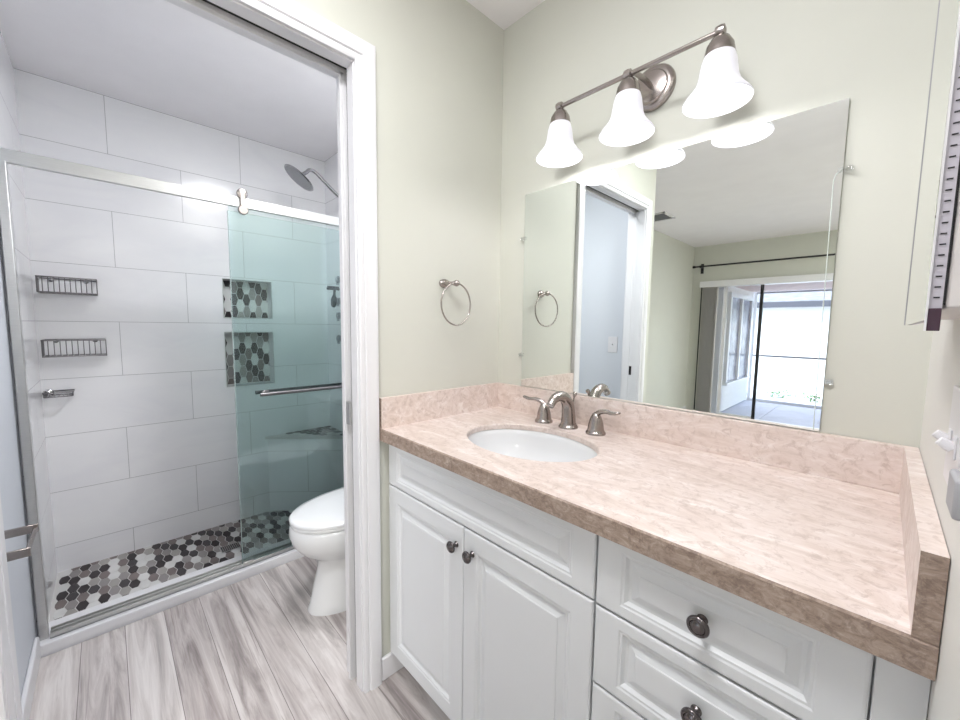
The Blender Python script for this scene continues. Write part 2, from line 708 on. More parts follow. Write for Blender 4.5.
bm = new()
hexes(bm, (WL + .020, YS, XB, -1.11), .0240, .077, lambda a, b, t: (b, a, ZF - .0015 + t), du=.018, dv=-.012)
struct('floor_mosaic', bm, HEXM, label='hexagon mosaic floor in white, grey and dark brown')
for i, (a, b) in enumerate((n1, n2)):
    bm = new()
    bx(bm, xb - ND, xb - ND + .003, NY0, NY1, a, b, 6)
    random.seed(31 + i)
    hexes(bm, (NY0 + .003, NY1 - .003, a + .003, b - .003), .0236, .077, lambda p, q, t: (xb - ND + .003 + t, p, q))
    # slim metal edge round the niche
    for q in ((NY0 - .004, NY0, a - .004, b + .004), (NY1, NY1 + .004, a - .004, b + .004), (NY0, NY1, a - .004, a), (NY0, NY1, b, b + .004)):
        bx(bm, xb, xb + .002, q[0], q[1], q[2], q[3], 7)
    struct('trim_%d' % (i + 5), bm, HEXM + ['grout', 'alu'], label='%s shower niche lined with hexagon mosaic' % ('upper', 'lower')[i])

# curb
bm = new()
bx(bm, -1.105, -.95, WL, YS, -.1, .042)
struct('trim_1', bm, 'trim', label='white shower curb', bevel=.004)

# door frame: jambs with pocket slot, and casing on both faces
bm = new()
for y0, y1 in ((OY0, OY0 + .02), (OY1 - .02, OY1)):
    bx(bm, -.115, -.068, y0, y1, 0, OZ)
    bx(bm, -.042, .0, y0, y1, 0, OZ)
    sgn = -1 if y0 == OY0 else 1
bx(bm, -.115, -.068, OY1 - .02, OY0 + .02, OZ, OZ + .02)
bx(bm, -.042, .0, OY1 - .02, OY0 + .02, OZ, OZ + .02)
# stops
bx(bm, -.082, -.068, OY0, OY0 - .010, 0, OZ)
bx(bm, -.082, -.068, OY0, OY1, OZ - .010, OZ)
struct('trim_2', bm, 'trim', label='white door jambs with pocket door slot', bevel=.0015)
bm = new()
bx(bm, -.068, -.042, OY0 + .012, OY0 + .0195, 0, OZ)  # dark strips painted as the shade inside the pocket slot
bx(bm, -.068, -.042, OY0 + .012, OY1 - .0, OZ + .012, OZ + .0195)
struct('trim_3', bm, 'slot', label='dark strip painted as slot shade between the door jambs')


def casing(bm, x, sgn):
    prof = [(0.004, 0), (.004, .010), (.010, .013), (.020, .013), (.023, .0105), (.026, .0165), (.034, .0185), (.060, .019), (.066, .017), (.068, 0)]
    rings = []
    for (o_, t_) in prof:
        rings.append([(x + sgn * t_, OY0 + o_, 0), (x + sgn * t_, OY0 + o_, OZ + o_), (x + sgn * t_, OY1 - o_, OZ + o_), (x + sgn * t_, OY1 - o_, 0)])
    vr = [[bm.verts.new(p) for p in r] for r in rings]
    for a, b in zip(vr, vr[1:]):
        for i in range(3):
            bm.faces.new((a[i], a[i + 1], b[i + 1], b[i]))
    bm.faces.new([r[0] for r in vr])
    bm.faces.new([r[3] for r in vr])


bm = new()
casing(bm, 0, 1)
struct('trim_4', bm, 'trim', label='white moulded door casing', smooth=True, angle=25)
bm = new()
casing(bm, -.11, -1)
struct('trim_8', bm, 'trim', smooth=True, angle=25)

# baseboards
def base(name, x0, x1, y0, y1, ax):
    bm = new()
    bx(bm, x0, x1, y0, y1, 0, .085)
    struct(name, bm, 'trim', bevel=.005)


base('baseboard_left', 0, .014, -.02, OY0 + .07, 'y')
base('baseboard_toilet_left', -.948, -.13, WL, WL + .014, 'x')
base('baseboard_toilet', -.94, -.13, 0, -.014, 'x')
base('baseboard_bedroom_left', -.88, -.866, -1.54, YF, 'y')
base('baseboard_left_end', 0, .014, OY1 - .07, -1.54, 'y')

# ------------------------------------------------------------------ vanity cabinet
van = thing('vanity_cabinet', (.6, -.27, 0), 'white vanity cabinet with raised panel doors and drawers under the travertine top', 'cabinet')
CF = -.530     # face frame plane
bm = new()
for a, b in ((.004, .020), (.785, .801), (XR - .018, XR - .002)):
    bx(bm, a, b, -.004, CF + .018, .105, .8685)
bx(bm, .020, XR - .018, -.004, -.012, .105, .8685)
bx(bm, .020, XR - .018, -.012, CF + .018, .105, .121)
obj('carcass', bm, 'white', van)
bm = new()
for a, b in ((.004, .022), (.787, .795), (1.170, XR - .002)):
    bx(bm, a, b, CF + .018, CF, .105, .8685)
bx(bm, .022, .787, CF + .018, CF, .855, .8685)
bx(bm, .795, 1.17, CF + .018, CF, .855, .8685)
bx(bm, .022, .787, CF + .018, CF, .705, .722)
for z in (.538, .704, .372, .206):
    bx(bm, .795, 1.17, CF + .018, CF, z, z + .008)
bx(bm, .022, 1.17, CF + .018, CF, .105, .112)
obj('face_frame', bm, 'white', van)
bm = new()
bx(bm, .004, XR - .002, -.46, -.445, 0, .105)
tk = obj('toe_kick', bm, 'white', van)
bm = new()
bx(bm, 1.1738, XR - .0005, CF - .0005, CF - .018, .100, .8685)
obj('filler_strip', bm, 'white', van, bevel=.001)


def panel_front(name, x0, x1, z0, z1, parent, frame=.062, fx=None):
    """raised panel front facing -y"""
    y = CF - .001
    prof = [(0, 0), (0, .015), (.002, .0175), (.005, .0185), (frame - .012, .0185), (frame - .009, .0165), (frame - .005, .0165), (frame, .0105),
            (frame + .004, .0095), (frame + .006, .0095), (frame + .020, .0150), (frame + .0215, .0168), (frame + .026, .0172)]
    bm = new()
    rings = []
    for o_, h in prof:
        e_ = ((fx or frame) - frame) * min(1, max(0, (o_ - .005) / (frame - .017)))
        rings.append([(x0 + o_ + e_, y - h, z0 + o_), (x1 - o_ - e_, y - h, z0 + o_), (x1 - o_ - e_, y - h, z1 - o_), (x0 + o_ + e_, y - h, z1 - o_)])
    loft(bm, rings)
    return obj(name, bm, 'white', parent)


def knob(x, z, parent, r=.0155):
    y = CF - .0185
    bm = new()
    lathe(bm, [(.0085, 0), (.0085, .002), (.0055, .004), (.005, .013), (.0075, .017), (r, .020), (r + .0005, .0225), (r * .93, .0255), (r * .72, .0265), (r * .66, .0255), (r * .5, .0275), (r * .2, .0285), (.0003, .0286)], (x, y, z), (0, -1, 0), 28)
    return tag(obj('knob', bm, 'dark_nickel', parent, smooth=True, angle=60), 'round dark pewter knob')


d1 = panel_front('door', .014, .3985, .100, .7115, van)
knob(.372, .652, d1)
d2 = panel_front('door', .4015, .789, .100, .7115, van)
knob(.437, .652, d2)
panel_front('false_drawer_front', .014, .789, .7155, .862, van, .034, .062)
for z0, z1 in ((.7125, .862), (.5465, .7085), (.3745, .5425), (.100, .3705)):
    dr = panel_front('drawer', .7935, 1.1715, z0, z1, van, .034, .062)
    knob(.981, (z0 + z1) / 2, dr, .0165)

# ------------------------------------------------------------------ countertop with splashes
SX, SY, SA, SB = .420, -.303, .216, .162   # sink
ct = thing('countertop', (.6, -.28, .87), 'pinkish beige travertine countertop with splashes around the oval sink', 'countertop')
CZ0, CZ = .8695, .910
CY = -.578
bm = new()
N = 64
hole = []
for i in range(N):
    t_ = 2 * PI * i / N
    hole.append((SX + SA * math.cos(t_), SY + SB * math.sin(t_)))


def rect_pt(t_):
    x0, x1, y0, y1 = .001, XR - .001, CY, -.001
    dx, dy = math.cos(t_), math.sin(t_)
    s_ = 1e9
    if dx > 1e-9: s_ = min(s_, (x1 - SX) / dx)
    if dx < -1e-9: s_ = min(s_, (x0 - SX) / dx)
    if dy > 1e-9: s_ = min(s_, (y1 - SY) / dy)
    if dy < -1e-9: s_ = min(s_, (y0 - SY) / dy)
    return (SX + dx * s_, SY + dy * s_)


angs = sorted(set([2 * PI * i / N for i in range(N)] + [math.atan2(y - SY, x - SX) % (2 * PI) for x in (.001, XR - .001) for y in (CY, -.001)]))
inner = [(SX + SA * math.cos(a), SY + SB * math.sin(a)) for a in angs]
outer = [rect_pt(a) for a in angs]
e = .003
inn_e = [(SX + (SA + e) * math.cos(a), SY + (SB + e) * math.sin(a)) for a in angs]
r0 = [Vector((x, y, CZ0)) for x, y in inner]
r1 = [Vector((x, y, CZ - e)) for x, y in inner]
r2 = [Vector((x, y, CZ)) for x, y in inn_e]
r3 = [Vector((x, max(y, CY + e), CZ)) for x, y in outer]
r4 = [Vector((x, y, CZ - e)) for x, y in outer]
r5 = [Vector((x, y, CZ0)) for x, y in outer]
HS = CZ - .019
rr_ = 1.13
ra = [Vector((SX + SA * rr_ * math.cos(a), SY + SB * rr_ * math.sin(a), CZ0)) for a in angs]
rb = [Vector((SX + SA * rr_ * math.cos(a), SY + SB * rr_ * math.sin(a), HS)) for a in angs]
r0 = [Vector((x, y, HS)) for x, y in inner]
vr = loft(bm, [ra, rb, r0, r1, r2, r3, r4, r5], False, False)
for i in range(len(angs)):
    j = (i + 1) % len(angs)
    bm.faces.new((vr[7][i], vr[7][j], vr[0][j], vr[0][i]))
bm.faces.ensure_lookup_table()
bm.normal_update()
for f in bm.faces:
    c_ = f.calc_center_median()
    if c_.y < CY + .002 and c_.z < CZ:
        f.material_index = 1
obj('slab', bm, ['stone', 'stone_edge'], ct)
bm = new()
bx(bm, .001, XR - .001, -.001, -.019, CZ, 1.012)
obj('backsplash', bm, 'stone', ct, bevel=.0015)
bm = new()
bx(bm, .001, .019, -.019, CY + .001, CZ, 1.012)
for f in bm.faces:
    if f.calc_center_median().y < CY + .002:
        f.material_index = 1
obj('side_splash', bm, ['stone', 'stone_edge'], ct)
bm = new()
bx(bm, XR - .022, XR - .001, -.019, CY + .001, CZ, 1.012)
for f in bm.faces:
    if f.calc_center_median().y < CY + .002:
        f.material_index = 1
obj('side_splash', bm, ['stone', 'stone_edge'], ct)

# sink
sk = thing('sink', (SX, SY, .75), 'white oval undermount sink set in the travertine top', 'sink')
bm = new()
rings = []
prof = [(1.10, -.0008), (1.015, -.0008), (1.0, -.004), (.985, -.02), (.95, -.05), (.86, -.09), (.70, -.122), (.45, -.143), (.2, -.150), (.115, -.151)]
for s_, h in prof:
    rings.append([Vector((SX + SA * s_ * math.cos(a), SY + SB * s_ * math.sin(a), HS + h)) for a in [2 * PI * i / N for i in range(N)]])
outp = [(.115, -.160), (.45, -.155), (.74, -.135), (.92, -.1), (1.02, -.05), (1.10, -.012)]
for s_, h in outp:
    rings.append([Vector((SX + SA * s_ * math.cos(a), SY + SB * s_ * math.sin(a), HS + h)) for a in [2 * PI * i / N for i in range(N)]])
rings.append(rings[0])
loft(bm, rings, False, False)
bmesh.ops.remove_doubles(bm, verts=bm.verts, dist=1e-6)
obj('basin', bm, 'porcelain', sk, smooth=True, angle=60)
bm = new()
lathe(bm, [(.0235, -.157), (.0235, -.1495), (.021, -.148), (.017, -.149), (.016, -.152), (.001, -.1515)], (SX, SY, HS), (0, 0, 1), 32, sx=1, sy=1)
obj('drain', bm, 'chrome', sk, smooth=True)

# ------------------------------------------------------------------ faucet
fa = thing('faucet', (SX - .008, -.085, CZ), 'brushed nickel two handle faucet behind the oval sink', 'faucet')
FX, FY = .417, -.085
bm = new()
lathe(bm, [(.033, 0), (.033, .004), (.030, .008), (.0275, .012), (.0265, .016)], (FX, FY, CZ), (0, 0, 1), 32)
path = smooth_path([(FX, FY, CZ + .010), (FX, FY - .001, CZ + .045), (FX, FY - .008, CZ + .082), (FX, FY - .032, CZ + .108), (FX, FY - .062, CZ + .115), (FX, FY - .088, CZ + .109), (FX, FY - .104, CZ + .095)], 6)
k = len(path)
tube(bm, path, [.0262 - .0132 * (i / (k - 1)) ** .8 for i in range(k)], 20, flat=(1, 0, 0))
d_ = (path[-1] - path[-2]).normalized()
lathe(bm, [(.0125, 0), (.0135, .002), (.0135, .009), (.011, .010), (.010, .008)], path[-1] - d_ * .001, d_, 24)
obj('spout', bm, 'nickel', fa, smooth=True, angle=50)
bm = new()
tube(bm, smooth_path([(FX, FY + .026, CZ + .0), (FX, FY + .026, CZ + .07), (FX, FY + .030, CZ + .10), (FX, FY + .038, CZ + .118)], 4), [.0035] * 9 + [.005, .0072, .008, .006], 10)
obj('lift_rod', bm, 'nickel', fa, smooth=True, angle=60)
for s_ in (-1, 1):
    hx = FX + s_ * .104
    bm = new()
    lathe(bm, [(.0320, 0), (.0320, .005), (.0290, .009), (.0268, .012), (.0262, .016), (.0235, .034), (.0190, .050), (.0145, .060), (.0115, .066), (.006, .071), (.001, .0725)], (hx, FY, CZ), (0, 0, 1), 32)
    h_ = obj('handle', bm, 'nickel', fa, smooth=True, angle=50)
    bm = new()
    pth = smooth_path([(hx - s_ * .002, FY, CZ + .055), (hx + s_ * .010, FY - .002, CZ + .071), (hx + s_ * .034, FY - .006, CZ + .079), (hx + s_ * .062, FY - .010, CZ + .078), (hx + s_ * .086, FY - .014, CZ + .084)], 5)
    k = len(pth)
    rr = [(.0105 - .002 * math.sin(PI * min(1, i / (k * .6))) + (.001 if i > k * .7 else 0), .0100 - .0060 * (i / (k - 1))) for i in range(k)]
    rr[-1] = (.006, .003)
    tube(bm, pth, rr, 16)
    obj('lever', bm, 'nickel', h_, smooth=True, angle=60)

# ------------------------------------------------------------------ mirror on the back wall
mi_ = thing('wall_mirror', (.6, -.004, 1.015), 'large frameless rectangular mirror above the backsplash', 'mirror')
MX0, MX1, MZ0, MZ1 = .137, 1.060, 1.0145, 1.768
bm = new()
bx(bm, MX0, MX1, -.0015, -.007, MZ0, MZ1, 1)
bm.faces.ensure_lookup_table()
for f in bm.faces:
    if f.calc_center_median().y < -.0065:
        f.material_index = 0
obj('mirror_glass', bm, ['mirror', 'mirror_edge'], mi_)
bm = new()
tube(bm, [(1.049, -.0078, 1.0165), (1.0455, -.0078, 1.592), (1.049, -.0078, 1.607), (1.060, -.0078, 1.617)], .0010, 6)
tag(obj('edge_strip', bm, 'mirror_edge', mi_), 'thin pale strip along the right edge')
for (x, z, s_) in ((MX0, 1.60, -1), (MX0, 1.14, -1), (MX1, 1.615, 1), (MX1, 1.135, 1)):
    bm = new()
    bx(bm, x - s_ * .009, x + s_ * .016, -.0071, -.0105, z - .006, z + .006)
    bx(bm, x + s_ * .003, x + s_ * .016, -.001, -.0105, z - .006, z + .006)
    lathe(bm, [(.0045, 0), (.0045, .002), (.003, .003)], (x + s_ * .010, -.0104, z), (0, -1, 0), 14)
    tag(obj('mirror_clip', bm, 'glass_clear', mi_, bevel=.001), 'clear plastic clip')

# ------------------------------------------------------------------ vanity light
LX, LY, LZ = .605, -.125, 1.962
vl = thing('vanity_light', (LX, -.01, LZ), 'brushed nickel three lamp wall light with frosted bell shades above the mirror', 'wall light')
bm = new()
lathe(bm, [(.064, .0005), (.064, .006), (.061, .011), (.050, .016), (.046, .016), (.043, .020), (.026, .024), (.010, .025), (.001, .025)], (LX + .015, 0, LZ + .005), (0, -1, 0), 48, sx=1, sy=1.0)
obj('backplate', bm, 'nickel', vl, smooth=True, angle=35)
bm = new()
tube(bm, smooth_path([(LX + .015, -.022, LZ + .005), (LX + .015, -.06, LZ + .005), (LX + .012, -.10, LZ + .003), (LX + .01, LY + .002, LZ)], 5), .0075, 12)
obj('arm', bm, 'nickel', vl, smooth=True, angle=60)
bm = new()
tube(bm, [(.372, LY, LZ), (.828, LY, LZ)], .0065, 16)
for x in (.372, LX - .005, .828):
    lathe(bm, [(.004, -.012), (.0125, -.009), (.0138, 0), (.0125, .009), (.004, .012)], (x, LY, LZ), (1, 0, 0), 20)
obj('crossbar', bm, 'nickel', vl, smooth=True, angle=60)
for k_, x in enumerate((.375, .602, .829)):
    bm = new()
    lathe(bm, [(.006, -.002), (.009, -.008), (.010, -.012), (.020, -.018), (.0295, -.034), (.0325, -.050), (.0335, -.056), (.031, -.056), (.028, -.040), (.01, -.03)], (x, LY, LZ), (0, 0, 1), 32)
    so = obj('socket_cup', bm, 'nickel', vl, smooth=True, angle=50)
    bm = new()
    po = [(.0290, -.050), (.0330, -.056), (.0375, -.070), (.0405, -.090), (.0430, -.107), (.0485, -.123), (.0590, -.138), (.0695, -.150), (.0745, -.159)]
    pi_ = [(r - .0032, h - (.0008 if i < len(po) - 1 else -.0008)) for i, (r, h) in enumerate(po)][::-1]
    lathe(bm, po + [(.0740, -.1615), (.0718, -.1605)] + pi_, (x, LY, LZ), (0, 0, 1), 48, False, False)
    obj('lamp_shade', bm, 'shade', vl, smooth=True, angle=70)
    bm = new()
    lathe(bm, [(.010, -.052), (.013, -.066), (.022, -.082), (.0262, -.098), (.024, -.112), (.016, -.122), (.001, -.126)], (x, LY, LZ), (0, 0, 1), 24)
    bo = obj('bulb', bm, 'bulb', so, smooth=True, angle=60)
    light('vanity_bulb_light', 'POINT', (x, LY, LZ - .135), BULB_W, (1, .975, .955), .03)

# ------------------------------------------------------------------ towel ring
tr = thing('towel_ring', (0, -.325, 1.405), 'nickel towel ring on the green wall between doorway and mirror', 'towel ring')
bm = new()
lathe(bm, [(.0165, .0005), (.0165, .004), (.013, .009), (.008, .012), (.007, .03), (.006, .034)], (0, -.300, 1.410), (1, 0, 0), 28, sx=1.55, sy=1)
tube(bm, [(.030, -.300, 1.410), (.047, -.298, 1.408), (.050, -.290, 1.406)], [.006, .007, .006], 12)
lathe(bm, [(.002, -.012), (.010, -.008), (.012, 0), (.010, .008), (.002, .012)], (.050, -.284, 1.409), (1, 0, 0), 20)
obj('mount', bm, 'nickel', tr, smooth=True, angle=50)
bm = new()
torus(bm, (.050, -.283, 1.333), .0765, .0030, (1, .1, 0))
obj('ring', bm, 'nickel', tr, smooth=True, angle=180)

# ------------------------------------------------------------------ medicine cabinet on the right wall
mc = thing('medicine_cabinet', (XR, -.55, 1.27), 'mirrored wall cabinet on the wall above the right end of the counter', 'medicine cabinet')
bm = new()
bx(bm, 1.1822, XR - .0005, -.335, -.768, 1.2725, 2.13)
obj('body', bm, 'cab_pink', mc, bevel=.0015)
md = new()
bx(md, 1.172, 1.1735, -.330, -.7695, 1.264, 2.15, 0)
dm = obj('mirror_door', md, 'mirror', mc)
bm = new()
bx(bm, 1.1736, 1.1805, -.332, -.7690, 1.2642, 2.15)
obj('door_frame', bm, 'strip', dm)
bm = new()
z = 1.280
while z < 2.0:
    bx(bm, 1.1756, 1.1788, -.7690, -.7694, z, z + .0010)  # short dark marks repeated up the door edge
    z += .0078
tag(obj('ticks', bm, 'black', dm), 'row of short dark notches')
bm = new()
bx(bm, 1.1738, 1.1805, -.7660, -.7700, 1.2555, 1.2725)  # dark block at the bottom of the door edge
tag(obj('dark_end', bm, 'purple', dm, bevel=.0005), 'dark plum bottom end')
bm = new()
bx(bm, 1.1806, 1.1821, -.34, -.766, 1.275, 2.12)  # black strip painted as the shade between door and body
obj('gap_shade', bm, 'black', dm)
bm = new()
bx(bm, 1.1724, 1.1737, -.7695, -.7703, 1.2555, 2.15)
obj('edge_strip', bm, 'trim', dm)
bm = new()
bx(bm, 1.1713, 1.1737, -.3285, -.3300, 1.264, 2.15)
obj('far_edge', bm, 'grey_plastic', dm)

# switch plate on the right wall
sw = thing('light_switch', (XR, -.53, 1.12), 'white double toggle switch plate on the right wall beneath the cabinet', 'light switch')
bm = new()
bx(bm, XR - .0005, XR - .004, -.47, -.585, 1.075, 1.190)
obj('cover_plate', bm, 'plastic', sw, bevel=.002)
for y in (-.504, -.551):
    bm = new()
    bx(bm, XR - .004, XR - .006, y - .008, y + .008, 1.115, 1.140)
    tube(bm, [(XR - .006, y, 1.127), (XR - .017, y, 1.134)], [(.0055, .0065), (.004, .005)], 8)
    obj('toggle', bm, 'plastic', sw, bevel=.0008)
ol = thing('outlet_adapter', (XR, -.65, 1.1), 'grey white plug-in adapter at the right edge beside the switch plate', 'plug adapter')
bm = new()
bx(bm, XR - .0005, XR - .004, -.600, -.675, 1.075, 1.190)
obj('cover_plate', bm, 'plastic', ol, bevel=.0015)
bm = new()
bx(bm, XR - .004, XR - .012, -.610, -.66, 1.080, 1.118)
obj('plug_body', bm, 'grey_plastic', ol, bevel=.003)

# ------------------------------------------------------------------ toilet room
# light switch on the blue wall (seen in the mirror)
s2 = thing('light_switch', (-.225, WL, 1.13), 'single toggle switch on the blue grey wall seen in the mirror', 'light switch')
bm = new()
bx(bm, -.262, -.190, WL + .0005, WL + .006, 1.072, 1.188)
obj('cover_plate', bm, 'plastic', s2, bevel=.002)
bm = new()
tube(bm, [(-.226, WL + .005, 1.13), (-.226, WL + .020, 1.137)], [(.005, .006), (.0035, .0045)], 8)
obj('toggle', bm, 'plastic', s2)

# latch plates in the door slot
la = thing('pocket_door', (-.055, OY1 - .005, 0), 'white pocket door edge slid into its slot in the far jamb', 'door')
bm = new()
bx(bm, -.0675, -.0425, OY1 - .018, OY1 - .002, .005, OZ - .002)
obj('door_edge', bm, 'trim', la)
bm = new()
bx(bm, -.063, -.047, OY1 - .002, OY1 - .0005, .93, .99)
tag(obj('latch', bm, 'black', la), 'black rectangular latch')
bm = new()
bx(bm, -.0675, -.0425, OY0 - .0085, OY0 + .004, .925, 1.00)
sp_ = obj('strike_plate', bm, 'alu')
tag(sp_, 'small metal strike plate in the right door jamb', 'strike plate')

# toilet paper holder
th = thing('toilet_paper_holder', (-.39, WL, .67), 'empty nickel toilet paper holder on the wall at the left edge', 'toilet paper holder')
for x in (-.309, -.468):
    bm = new()
    bx(bm, x - .022, x + .022, WL + .0005, WL + .008, .650, .694)
    bx(bm, x - .0035, x + .0035, WL + .008, WL + .085, .660, .683)
    obj('post', bm, 'nickel', th, bevel=.0015)
bm = new()
tube(bm, [(-.467, WL + .079, .6715), (-.310, WL + .079, .6715)], .0055, 12)
obj('roll_bar', bm, 'nickel', th, smooth=True)

# toilet
TX = -.50
to = thing('toilet', (TX, -.40, 0), 'white porcelain toilet with closed lid beside the shower', 'toilet')


def egg(cy, a_front, a_back, wd, z, n=40, cx=TX, flatb=1.0):
    pts = []
    for i in range(n):
        t_ = 2 * PI * i / n
        c_, s_ = math.cos(t_), math.sin(t_)
        ly = a_front if s_ < 0 else a_back
        wx = wd * (abs(c_) ** (.92)) * (1 if c_ >= 0 else -1)
        pts.append(Vector((cx + wx, cy + ly * s_, z)))
    return pts


bm = new()
secs = [(-.33, .315, .24, .122, 0.0), (-.33, .315, .24, .122, .010), (-.33, .305, .235, .117, .03), (-.33, .290, .235, .112, .10), (-.33, .272, .235, .108, .17), (-.335, .262, .24, .110, .215),
        (-.36, .262, .25, .128, .245), (-.38, .290, .26, .158, .280), (-.39, .308, .27, .180, .32), (-.395, .315, .27, .187, .36), (-.395, .312, .265, .184, .390), (-.395, .306, .26, .178, .400)]
loft(bm, [egg(a, b, c, d, z) for a, b, c, d, z in secs])
obj('bowl', bm, 'porcelain', to, smooth=True, angle=60)
bm = new()
secs = [(.300, .240, .175, .4005), (.314, .248, .184, .404), (.316, .250, .186, .412), (.312, .248, .183, .418)]
loft(bm, [egg(-.390, b, c - .02, d, z) for b, c, d, z in secs])
obj('seat', bm, 'porcelain', to, smooth=True, angle=60)
bm = new()
secs = [(.306, .246, .180, .4185), (.317, .250, .187, .421), (.318, .251, .188, .430), (.310, .246, .182, .437), (.28, .225, .16, .441), (.18, .15, .10, .443), (.02, .02, .01, .4435)]
loft(bm, [egg(-.390, b, c - .02, d, z) for b, c, d, z in secs])
obj('lid', bm, 'porcelain', to, smooth=True, angle=60)
bm = new()
bx(bm, TX - .20, TX + .20, -.028, -.205, .38, .735)
bx(bm, TX - .11, TX + .11, -.04, -.22, .30, .39)
obj('tank', bm, 'porcelain', to, bevel=.02, seg=4)
bm = new()
bx(bm, TX - .21, TX + .21, -.020, -.215, .736, .768)
obj('tank_lid', bm, 'porcelain', to, bevel=.010, seg=3)
bm = new()
tube(bm, [(TX - .15, -.205, .69), (TX - .15, -.222, .69), (TX - .13, -.224, .688), (TX - .085, -.224, .682)], [.009, .008, .006, .005], 10)
obj('flush_lever', bm, 'chrome', to, smooth=True)

# ------------------------------------------------------------------ shower
# enclosure frame: rail, wall post, bottom track, fixed glass
en = thing('shower_enclosure', (-1.0, -.75, .042), 'satin metal shower rail, wall post and track with fixed green glass panel', 'shower enclosure')
bm = new()
bx(bm, -.992, -1.012, WL, YS, 1.797, 1.843)
obj('rail', bm, 'alu', en, bevel=.0015)
bm = new()
bx(bm, -1.020, -.985, WL + .008, WL + .032, .042, 1.80)
obj('wall_post', bm, 'alu', en, bevel=.0015)
bm = new()
for x0, x1, z in ((-1.028, -1.022, .060), (-1.004, -.998, .060), (-.980, -.974, .060), (-1.028, -.974, .047)):
    bx(bm, x0, x1, WL + .036, YS, .042, z)
obj('bottom_track', bm, 'alu', en, bevel=.0008)
bm = new()
bx(bm, -1.020, -1.012, -.778, YS - .002, .05, 1.80)
obj('fixed_glass', bm, 'glass_green', en)

sd = thing('shower_door', (-.985, -.42, .06), 'sliding green glass shower door hanging from the rail at the right', 'shower door')
GX0, GX1 = -.990, -.982
bm = new()
bx(bm, GX0, GX1, -.785, -.06, .058, 1.768)
obj('glass_panel', bm, 'glass_green', sd)
bm = new()
bx(bm, GX0, GX1, -.7852, -.7880, .058, 1.768)
bx(bm, GX0, GX1, -.7852, -.06, 1.7682, 1.770)
tag(obj('polished_edge', bm, 'glass_rim', sd), 'grey green polished glass edge')
for y in (-.725, -.12):
    bm = new()
    lathe(bm, [(.002, -.018), (.021, -.016), (.023, -.006), (.023, .004), (.020, .006), (.001, .006)], (-.985, y, 1.858), (1, 0, 0), 28)
    lathe(bm, [(.021, -.006), (.022, .004), (.019, .008), (.001, .008)], (-.980, y, 1.782), (1, 0, 0), 28)
    bx(bm, -.982, -.976, y - .009, y + .009, 1.78, 1.86)
    obj('roller', bm, 'nickel', sd, bevel=.001)
bm = new()
for x in (-.945, -1.0275):
    tube(bm, [(x, -.690, .905), (x, -.13, .905)], .0095, 14)
for y in (-.655, -.165):
    tube(bm, [(-1.030, y, .905), (-.944, y, .905)], .007, 12)
    for xx in (GX0 - .003, GX1):
        lathe(bm, [(.016, 0), (.016, .003), (.010, .006)], (xx, y, .905), (1, 0, 0), 20)
obj('towel_bar_handle', bm, 'wire', sd, smooth=True, angle=50)
bm = new()
bx(bm, -.996, -.972, -.785, -.74, .047, .068)
obj('guide_block', bm, 'alu', sd, bevel=.002)

# shower head
sh = thing('rain_shower', (-1.35, YS, 2.07), 'round chrome rain shower head on a bent arm', 'shower head')
nrm = Vector((-.12, -.58, -.80)).normalized()
hc = Vector((-1.35, -.335, 2.125))
bm = new()
pth = smooth_path([(-1.35, YS - .001, 2.045), (-1.35, -.08, 2.065), (-1.35, -.17, 2.130), (-1.35, -.235, 2.180), (-1.35, -.270, 2.188), (-1.35, -.296, 2.165), tuple(hc - nrm * .022)], 6)
tube(bm, pth, .0108, 14)
lathe(bm, [(.026, 0), (.026, .003), (.014, .008)], (-1.35, YS - .0005, 2.045), (0, -1, 0), 24)
obj('shower_arm', bm, 'chrome', sh, smooth=True, angle=60)
bm = new()
lathe(bm, [(.010, -.030), (.013, -.020), (.016, -.012), (.070, -.005), (.094, -.002), (.097, .002), (.094, .006), (.089, .006)], hc, nrm, 40)
hd = obj('rain_disc', bm, 'chrome', sh, smooth=True, angle=50)
bm = new()
lathe(bm, [(.088, .0058), (.088, .0072), (.001, .0072)], hc, nrm, 40)
u_ = nrm.orthogonal().normalized()
v_ = nrm.cross(u_)
for rr_ in (.018, .036, .054, .072):
    for k in range(int(rr_ * 420)):
        a = 2 * PI * k / int(rr_ * 420)
        p = hc + nrm * .007 + u_ * rr_ * math.cos(a) + v_ * rr_ * math.sin(a)
        lathe(bm, [(.0022, 0), (.0014, .0025)], p, nrm, 6)
tag(obj('spray_face', bm, 'grey_plastic', hd), 'grey nozzle face')

# valves on the right shower wall
for z, lab in ((1.545, 'topmost small round shower valve knob beside the squeegee'), (1.405, 'middle round shower valve knob behind the squeegee'), (1.31, 'lower round shower valve knob under the squeegee'), (1.16, 'lowest shower valve knob above the towel bar')):
    t_ = thing('shower_valve', (-1.35, YS, z), lab, 'shower valve', 'shower valves on the right shower wall')
    bm = new()
    lathe(bm, [(.030, .0005), (.030, .004), (.024, .008), (.012, .010)], (-1.35, YS, z), (0, -1, 0), 28)
    obj('escutcheon', bm, 'chrome', t_, smooth=True, angle=50)
    bm = new()
    lathe(bm, [(.012, .010), (.013, .055), (.020, .060), (.022, .073), (.020, .084), (.012, .088), (.001, .089)], (-1.35, YS, z), (0, -1, 0), 28)
    bx(bm, -1.354, -1.346, YS - .07, YS - .085, z - .035, z + .01)
    obj('knob', bm, 'chrome', t_, smooth=True, angle=50)
sq = thing('squeegee', (-1.25, YS - .05, 1.40), 'black squeegee hanging on the shower valve behind the glass', 'squeegee')
bm = new()
bx(bm, -1.315, -1.30, -.120, -.200, 1.470, 1.485)
bx(bm, -1.312, -1.303, -.123, -.197, 1.485, 1.494)
obj('blade', bm, 'rubber', sq, bevel=.002)
bm = new()
